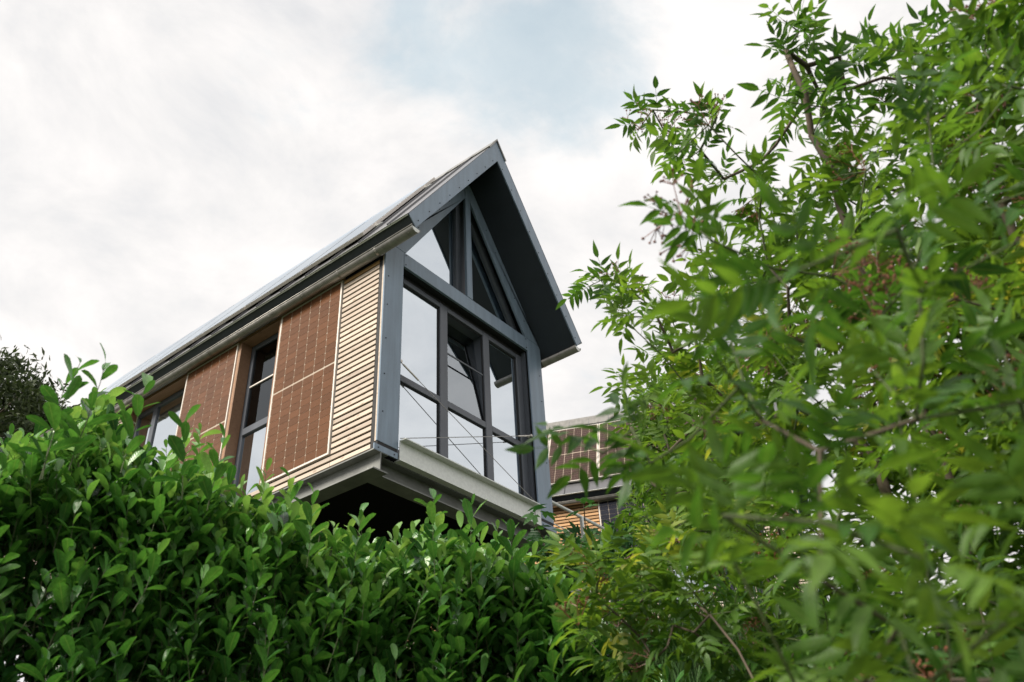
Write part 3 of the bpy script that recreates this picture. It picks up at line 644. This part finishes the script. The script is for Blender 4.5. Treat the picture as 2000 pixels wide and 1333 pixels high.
def hedge_part(name, label, t0, t1, n, dens=1.0, extra=()):
    q = hedge.pt((t0 + t1) / 2, 0); root = empty(name, (q[0], q[1], 0)); tag(root, label, 'shrub', 'cherry laurel shrubs of the hedge')
    lv, st = [], []
    hedge.fill(lv, st, t0, t1, 2.05, dens, .110, .90)
    for (x, y, ds, ln_) in extra:              # tall single shoots standing above the hedge
        tip = at(x, y, ds); d = unit(np.array([rnd(-.1, .1), rnd(-.1, .1), 1.0])); shoot(lv, st, tip - d * ln_, d, ln_, 11, .112, .7)
    for k in range(int((t1 - t0) * 6) + 2):    # woody stems from the ground
        t = rnd(t0, t1); a = hedge.pt(t, rnd(-.15, .15)); b = hedge.pt(min(t1, max(t0, t + rnd(-.3, .3))), rnd(-.25, .25)); z1 = hedge.ztop(t) - .35; h0 = float(height(*a)) - .05
        m = (np.array([*a, h0]) * .5 + np.array([*b, z1]) * .5) + rvec(.05)
        st += [(np.array([*a, h0]), m, .02, .014), (m, np.array([*b, z1]), .014, .006)]
    finish(root, lv, LAUREL, M['laurel'], n); branch_part('stem', st, M['twig'], root, 4)
    return len(lv)
def t_of(u):                                   # station on the hedge line seen at picture column u
    us = [proj(np.array([*hedge.pt(t, 0), hedge.ztop(t)]))[0] for t in hedge.ts]; return float(np.interp(u, us, hedge.ts))
T1, T2, T3 = t_of(500), t_of(1085), t_of(1215)
hedge_part('laurel_shrub', 'tall glossy laurel shrub with upright shoots against the side wall panels', 0, T1 - .02, 300, 1.2, [(182, 706, 3.6, .5), (205, 712, 3.65, .45), (130, 738, 3.6, .4), (275, 762, 3.9, .4), (366, 826, 3.9, .35), (436, 858, 4.0, .35)])
hedge_part('laurel_shrub', 'glossy laurel shrub standing in front of the steel sill under the glazed gable', T1 + .02, T2 - .03, 300, 1.0, [(845, 972, 4.2, .4), (925, 985, 4.25, .4), (688, 1005, 4.1, .35), (1000, 1035, 4.3, .3), (620, 960, 4.0, .35)])
hedge_part('laurel_shrub', 'short laurel shrub ending the hedge beside the grass', T2 + .03, T3, 150, .8, [(1148, 1178, 4.5, .4), (1170, 1190, 4.6, .35)])

# --- elder
EV = [0, .14, .34, .58, .80, 1.0]; EW = [0, .72, 1.0, .82, .42, 0]
ELDER = []; random.seed(21); RNG = np.random.default_rng(21)
for a in range(4):
    for tint in (.1, .3, .5, .7, .95):
        Ps, Ts, Qs = [], [], []; k = 0; npair = random.choice((2, 3, 3)); droop = rnd(.0, .25)
        def addl(m, L_):
            global k
            P, T, Q = blade(EV, EW, rnd(.27, .34), rnd(.1, .45), rnd(.10, .40), rnd(-.4, .4), rnd(-.1, .1)); P = P * L_
            Ps.append(P @ m[:3, :3].T + m[:3, 3]); Ts.append(T + k); Qs.append(Q); k += len(P)
        ra = lambda f: np.array([0, f * .62, -droop * .30 * f * f])
        for i in range(npair):
            f = (.35 + .65 * i / npair); p = ra(f)
            for sx in (-1, 1):
                an = math.radians(rnd(52, 72)); d = np.array([sx * math.sin(an), math.cos(an), rnd(-.3, .12) - droop * .4]); addl(frame(p, d, [rnd(-.3, .3), 0, 1], 1.0), rnd(.38, .46) * (1 if i else .85))
        addl(frame(ra(1.0), [rnd(-.15, .15), 1, -droop * .6 - rnd(0, .2)], [rnd(-.2, .2), 0, 1], 1.0), .47)
        P, T = tubes([(ra(0), ra(.5), .007, .006), (ra(.5), ra(1.0), .006, .004)], 3); Ps.append(P); Ts.append(T + k); Qs.append(np.tile([.5, .5], (len(P), 1))); k += len(P)
        ELDER.append(Tmpl(np.concatenate(Ps), np.concatenate(Ts), np.concatenate(Qs), np.clip(tint + rnd(-.06, .06), 0, 1)))
def et(tone): return random.randrange(4) * 5 + int(np.clip(round(tone * 4 + rnd(-.6, .6)), 0, 4))
def berry_mesh():
    st, bs = [], []
    m = MB()
    for i in range(5):
        a = i * 1.256 + rnd(-.3, .3); q = Vector((math.cos(a) * .035, math.sin(a) * .035, .05)); m.tube((0, 0, 0), q, .0015, .001, 3, False)
        for j in range(6):
            b = rnd(0, 6.28); e = q + Vector((math.cos(b) * rnd(.01, .025), math.sin(b) * rnd(.01, .025), rnd(.012, .03))); m.tube(q, e, .001, .0008, 3, False)
            r = rnd(.0030, .0042); m.add([e + Vector(v) * r for v in ((1, 0, 0), (-1, 0, 0), (0, 1, 0), (0, -1, 0), (0, 0, 1), (0, 0, -1))], [(0, 2, 4), (2, 1, 4), (1, 3, 4), (3, 0, 4), (2, 0, 5), (1, 2, 5), (3, 1, 5), (0, 3, 5)])
    return m.mesh('berry_cluster', M['berry'])
BERRY = [berry_mesh() for _ in range(3)]
def inpoly(x, y, poly):
    c = False; n = len(poly)
    for i in range(n):
        (x1, y1), (x2, y2) = poly[i], poly[(i + 1) % n]
        if (y1 > y) != (y2 > y) and x < (x2 - x1) * (y - y1) / (y2 - y1) + x1: c = not c
    return c
def grow(limbs, targets, bf=.25):
    """joins every target to the nearest reach of the skeleton; returns nodes, parents"""
    P = []; par = []; pl = []
    for limb in limbs:
        start = limb[0]; pts = [np.array(p, float) for p in limb[1]]
        prev = start; last = None
        for a, b in zip(pts[:-1], pts[1:]):
            n = max(2, int(np.linalg.norm(b - a) / .12))
            for i in range(n + (1 if b is pts[-1] else 0)):
                q = a + (b - a) * i / n + (rvec(.008) if last is not None else 0)
                P.append(q); par.append(prev if last is None else last); pl.append(0 if last is None else pl[last] + .12); last = len(P) - 1
        limb.append(last)
    T = np.array(targets); nT = len(T); done = np.zeros(nT, bool); cost = np.full(nT, 1e9); bp = np.zeros(nT, int)
    def upd(i0):
        A = np.array(P[i0:]); pv = np.array(pl[i0:])
        d = np.linalg.norm(T[:, None] - A[None], axis=2)
        # twigs rise from what carries them
        c = d + bf * pv[None] * .2 + .25 * np.clip(A[None, :, 2] - T[:, None, 2], 0, 9)
        k = c.argmin(1); cv = c[np.arange(nT), k]; m = cv < cost; cost[m] = cv[m]; bp[m] = k[m] + i0
    upd(0); tips = []
    for _ in range(nT):
        c = np.where(done, 1e9, cost); i = int(c.argmin()); done[i] = True; a = P[bp[i]]; b = T[i]; last = bp[i]; i0 = len(P); d = np.linalg.norm(b - a); n = max(1, int(d / .11))
        for j in range(1, n + 1):
            f = j / n; q = a + (b - a) * f + np.array([0, 0, -.08 * d * math.sin(math.pi * f)]) + (rvec(.006) if j < n else 0)
            P.append(q); par.append(last); pl.append(pl[last] + d / n); last = len(P) - 1
        tips.append(last); upd(i0)
    return np.array(P), par, tips
def elder(name, label, base, limbs, targets, size, tonef, nber, nind, r0=.0021, cat='shrub', leaves_per=(3, 5), nearscale=None):
    root = empty(name, tuple(base)); tag(root, label, cat)
    P, par, tips = grow(limbs, targets)
    cnt = np.zeros(len(P)); 
    for t in tips:
        i = t
        while i is not None and i >= 0: cnt[i] += 1; i = par[i] if par[i] is not None else -1
    R = np.minimum(r0 * np.maximum(cnt, .6) ** .5, np.where(proj(P)[2] < 2.5, .0032, np.where(proj(P)[1] > 1000, .0045, .020)))
    ed = [(P[par[i]], P[i], R[par[i]] if cnt[par[i]] < cnt[i] * 4 else R[i] * 1.15, R[i]) for i in range(len(P)) if par[i] is not None and par[i] >= 0]
    rid = list(range(len(P)))
    for i in range(len(P)):
        if par[i] is not None and par[i] >= 0: rid[i] = rid[par[i]]
    idx = [i for i in range(len(P)) if par[i] is not None and par[i] >= 0]; grp = {}
    for i, e in zip(idx, ed):
        if cnt[i] >= 7: grp.setdefault(rid[i], []).append(e)
    for k in grp: branch_part('branch', grp[k], M['bark'], root, 7)
    thin = [e for i, e in zip(idx, ed) if cnt[i] < 7]
    if thin: branch_part('twig', thin, M['twig'], root, 4)['kind'] = 'stuff'
    lv = []
    for t in tips:
        p = P[t]; q = P[par[t]]; d = unit(p - q) if np.linalg.norm(p - q) > 1e-5 else np.array([0, 0, 1.])
        d = unit(d + rvec(.1)); ag = tonef(p); sc_ = size if proj(p)[2] < 2.4 else size * 1.12; n = random.randint(*leaves_per); side = unit(np.cross(d, [0, 0, 1.]) + rvec(.15)); upv = np.cross(side, d)
        lv.append((et(ag), frame(p, d + np.array([0, 0, rnd(-.2, .4)]), np.array([0, 0, 1.]) + rvec(.35), sc_ * rnd(.8, 1.1))))
        ph = rnd(0, 3.14)
        for k in range(n - 1):
            ph += 3.14159 if k % 2 else 1.57 + rnd(-.3, .3); sd = side * math.cos(ph) + upv * math.sin(ph)
            b = p - d * (.03 + .055 * (k // 2)); lv.append((et(ag + rnd(-.15, .1)), frame(b, sd + d * rnd(.3, .8) + np.array([0, 0, rnd(-.10, .45)]), np.array([0, 0, 1.]) + rvec(.35), sc_ * rnd(.75, 1.15))))
    finish(root, lv, ELDER, M['elder'], nind)
    for k in range(nber):
        t = random.choice([i for i in tips if proj(P[i])[2] > 1.7]); o = bpy.data.objects.new('berry_cluster', random.choice(BERRY)); COL.objects.link(o); o.parent = root
        o.matrix_local = Matrix(frame(P[t] - np.array(root.location), unit(rvec(1)), np.array([0, 0, 1.]) + rvec(.5), rnd(.9, 1.5)).tolist())
    return len(lv)
def sample(poly, n, df, mind=0, airy=0):
    xs = [p[0] for p in poly]; ys = [p[1] for p in poly]; out = []; tries = 0; px = []
    while len(out) < n and tries < n * 60:
        tries += 1; x, y = rnd(min(xs), max(xs)), rnd(min(ys), max(ys))
        if not inpoly(x, y, poly) or (y < 480 and random.random() < airy): continue
        if mind and any((x - a) ** 2 + (y - b) ** 2 < mind * mind for a, b in px[-160:]): continue
        px.append((x, y)); out.append(at(x, y, df(x, y)))
    return out
eb = C + np.array([*(FH * 2.3 + RH * 2.2), 0]); eb[2] = 0
crown = [(1535, 30), (1530, 90), (1505, 200), (1420, 250), (1300, 225), (1285, 290), (1345, 350), (1360, 430), (1345, 480), (1400, 545), (1310, 570), (1200, 548), (1160, 575), (1200, 615), (1270, 660), (1250, 720), (1195, 750), (1260, 775), (1290, 820), (1260, 900), (1330, 1000), (1250, 1100), (1180, 1140), (1250, 1190), (1330, 1200), (1420, 1300), (1500, 1450), (2150, 1450), (2150, -60), (1940, -30), (1900, 40), (1760, 60), (1640, 50)]
dense = [(1620, 330), (1480, 560), (1400, 800), (1500, 1000), (1600, 1400), (2150, 1400), (2150, 60), (1900, 100)]
dfar = lambda x, y: np.clip(4.2 - .9 * (x - 1150) / 850, 3.0, 4.4) + rnd(-.5, .5)
dmid = lambda x, y: rnd(2.0, 3.4)
targets = sample(crown, 740, dfar, 14, .38) + sample(dense, 100, dmid) + sample([(1090, 1090), (1330, 1050), (1450, 1150), (1450, 1350), (1170, 1350), (1120, 1200)], 45, lambda x, y: rnd(3.2, 3.8)) 
nearp = [(1450, 560), (1380, 760), (1350, 950), (1420, 1150), (1550, 1400), (2100, 1400), (2100, 350), (1700, 450)]
targets += sample(nearp, 28, lambda x, y: rnd(.95, 1.6), 70)
targets += [at(*p) for p in ((1110, 862, 1.9), (1180, 885, 1.8), (1235, 840, 1.75), (1270, 905, 1.7), (1330, 420, 2.2), (1390, 470, 2.1), (1420, 640, 1.6), (1250, 250, 4.1), (1275, 215, 4.2), (1340, 220, 4.1), (1400, 230, 4.0), (1150, 560, 4.2), (1180, 545, 4.2), (1230, 560, 4.1), (1215, 745, 4.3), (1530, 40, 3.8), (1575, 55, 3.8), (1130, 1105, 3.6), (1200, 1120, 3.5), (1260, 1130, 3.4), (1320, 1110, 3.3), (1180, 1150, 3.6))]
z0 = lambda v: np.array([*v])
limbs = [[None, [eb + [0, 0, -.1], at(1980, 1500, 2.9), at(1880, 1000, 3.1), at(1760, 700, 3.2), at(1690, 515, 3.35), at(1640, 400, 3.45), at(1590, 260, 3.6), at(1555, 130, 3.7)]],
         [None, [eb + [.06, .05, -.1], at(2060, 1500, 2.9), at(2050, 1000, 3.0), at(1980, 600, 3.2), at(1940, 300, 3.3), at(1900, 80, 3.4)]],
         [None, [eb + [-.05, .04, -.1], at(1900, 1550, 2.9), at(1820, 1150, 3.1), at(1680, 860, 3.4), at(1560, 790, 3.6), at(1440, 850, 3.8), at(1330, 760, 4.0)]],
         [None, [eb + [.03, -.06, -.1], at(1950, 1600, 1.9), at(1880, 1333, 1.75), at(1816, 1140, 1.7), at(1780, 960, 1.7), at(1740, 760, 1.75)]],
         [None, [eb + [-.06, -.03, -.1], at(1700, 1700, 2.2), at(1590, 1333, 2.1), at(1595, 1110, 2.05), at(1650, 1000, 2.0), at(1600, 850, 1.9)]],
         [None, [eb + [-.04, -.05, -.1], at(1640, 1750, 2.8), at(1480, 1350, 3.1), at(1400, 1200, 3.3), at(1280, 1150, 3.5)]]]
def etone(p):
    u, v, z = proj(p)
    return .48 + .30 * math.sin(p[0] * 2.3 + 1.0) * math.cos(p[2] * 2.1) + (.18 if z > 3.3 else 0) - .00010 * max(0, v - 500) + rnd(-.12, .12)  # tint varies in waves, lighter far off, slightly darker lower down
elder('elder_shrub', 'big elder shrub with feathery leaves and brown berry clusters towering over the grass bank', (eb[0], eb[1], 0), limbs, targets, .165, etone, 170, 300)
# the lighter elder further up the bank
fb = C + np.array([*(FH * 6.4 + RH * 1.75), 0]); fb[2] = float(height(fb[0], fb[1]))
fpoly = [(1255, 780), (1330, 720), (1450, 700), (1500, 850), (1480, 1050), (1400, 1130), (1250, 1080), (1225, 1000), (1260, 900), (1235, 850)]
ft = sample(fpoly, 340, lambda x, y: rnd(5.6, 7.0))
fl = [[None, [fb + [0, 0, -.1], at(1400, 1120, 6.4), at(1380, 950, 6.3), at(1340, 800, 6.2)]], [None, [fb + [.08, 0, -.1], at(1330, 1090, 6.3), at(1290, 950, 6.2)]]]
elder('elder_shrub', 'smaller yellow green elder on the bank in front of the neighbouring house wall', tuple(fb), fl, ft, .165, lambda p: .58 + rnd(-.15, .12), 22, 200)

# --- maple sapling by the steel beam end
def maple_leaf():
    ang = [-150, -118, -95, -72, -45, -30, -14, 0, 14, 30, 45, 72, 95, 118, 150]; rad = [.30, .50, .32, .62, .84, .44, .70, 1.0, .70, .44, .84, .62, .32, .50, .30]
    P = [(0, 0, 0)] + [(r * .55 * math.sin(math.radians(a)), r * .55 * math.cos(math.radians(a)) + .0, -.12 * r * r + rnd(-.03, .03)) for a, r in zip(ang, rad)]
    T = [(0, i + 1, i) for i in range(1, len(ang))]
    P = np.array(P); P[:, 1] += .2; Q = np.column_stack([np.full(len(P), .5), P[:, 1]]); return P, np.array(T), Q
MAPLE = [Tmpl(*maple_leaf(), t) for t in (.1, .4, .7, .95) for _ in range(2)]
mb_ = C + np.array([*(FH * 5.6 + RH * .62), 0]); mb_[2] = float(height(mb_[0], mb_[1]))
mp_ = [(1060, 1060), (1110, 1050), (1180, 1035), (1230, 1050), (1240, 1100), (1180, 1140), (1080, 1130)]
mt_ = sample(mp_, 85, lambda x, y: rnd(5.2, 6.1)) + [at(1045, 1000, 5.4), at(1045, 1025, 5.4), at(1140, 985, 5.5)]
P, par, tips = grow([[None, [mb_ + [0, 0, -.1], at(1140, 1180, 5.6), at(1130, 1060, 5.6)]]], mt_)
mroot = empty('maple_sapling', tuple(mb_)); tag(mroot, 'dark green lobed maple sapling at the right end of the steel beam', 'sapling')
branch_part('branch', [(P[par[i]], P[i], .004, .003) for i in range(len(P)) if par[i] is not None], M['bark'], mroot, 4)
ml = []
for t in tips:
    for k in range(3):
        ml.append((random.randrange(8), frame(P[t] + rvec(.025), unit(rvec(1) + [0, 0, -.2]), np.array([-.3, -.4, 1.]) + rvec(.3), rnd(.13, .19))))
finish(mroot, ml, MAPLE, M['maple'], 200)

# --- tall grass on the bank
gl_ = []
gb = blade([0, .3, .7, 1.0], [.6, 1, .7, 0], .022, .3, .35); gb2 = blade([0, .3, .7, 1.0], [.6, 1, .7, 0], .018, .3, .1)
GT = [Tmpl(*(gb if i % 2 else gb2), .15 + .12 * i) for i in range(7)]
for _ in range(7000):
    s, t = rnd(5.0, 7.6), rnd(.7, 2.9); q = hp(s, t); z = float(height(*q))
    gl_.append((random.randrange(7), frame((q[0], q[1], z - .02), unit(np.array([rnd(-.22, .22), rnd(-.22, .22), 1.0])), rvec(1), rnd(.35, .8))))
Pv = []; Tv = []; Lv = []; k = 0
for t, m in gl_:
    t = GT[t]; Pv.append(t.P @ m[:3, :3].T + m[:3, 3]); Tv.append(t.T + k); Lv.append(t.L); k += len(t.P)
tag(link('grass', to_mesh('grass', np.concatenate(Pv), np.concatenate(Tv), np.concatenate(Lv), M['grass']), None), 'tall fine grass growing on the bank below the elder', 'grass', kind='stuff')

# --- far conifer beyond the long roof
def far_tree(px, py, dist, rad, nleaf, label):
    top = at(px, py, dist); base = np.array([top[0], top[1], float(height(top[0], top[1]))])
    root = empty('pine_tree', tuple(base)); tag(root, label, 'tree')
    cz = top[2] - rad * .9; ed = [(base, np.array([top[0], top[1], cz]), .22, .10), (np.array([top[0], top[1], cz]), top - [0, 0, 1.2], .10, .03)]
    lv = []; cl = [top - [0, 0, .5], top - [.6, -.5, .7], top + [.7, -.6, -.9], top + [-.7, .9, -.8], top - [0, 0, 1.2]]
    for i in range(60):
        d = unit(rvec(1)); q = np.array([top[0], top[1], cz]) + d * rad * np.array([1, 1, .85]) * rnd(.45, 1.0); cl.append(q); ed.append((np.array([top[0], top[1], cz + (q[2] - cz) * .5]), q, .04, .01))
    for q in cl:
        for _ in range(nleaf): lv.append((random.randrange(7), frame(q + rvec(.30) * [1, 1, .6], unit(rvec(1) + [0, 0, .4]), rvec(1), rnd(.12, .26))))
    branch_part('trunk', ed, M['bark'], root, 6)
    nb = blade([0, .4, 1.0], [.3, 1, 0], .3, .2, .2)
    finish(root, lv, [Tmpl(*nb, .1 * i + .1) for i in range(7)], M['needle'], 0, stuffname='crown')
far_tree(15, 700, 26, 2.5, 230, 'dark far conifer rising behind the laurel hedge under the long roof')
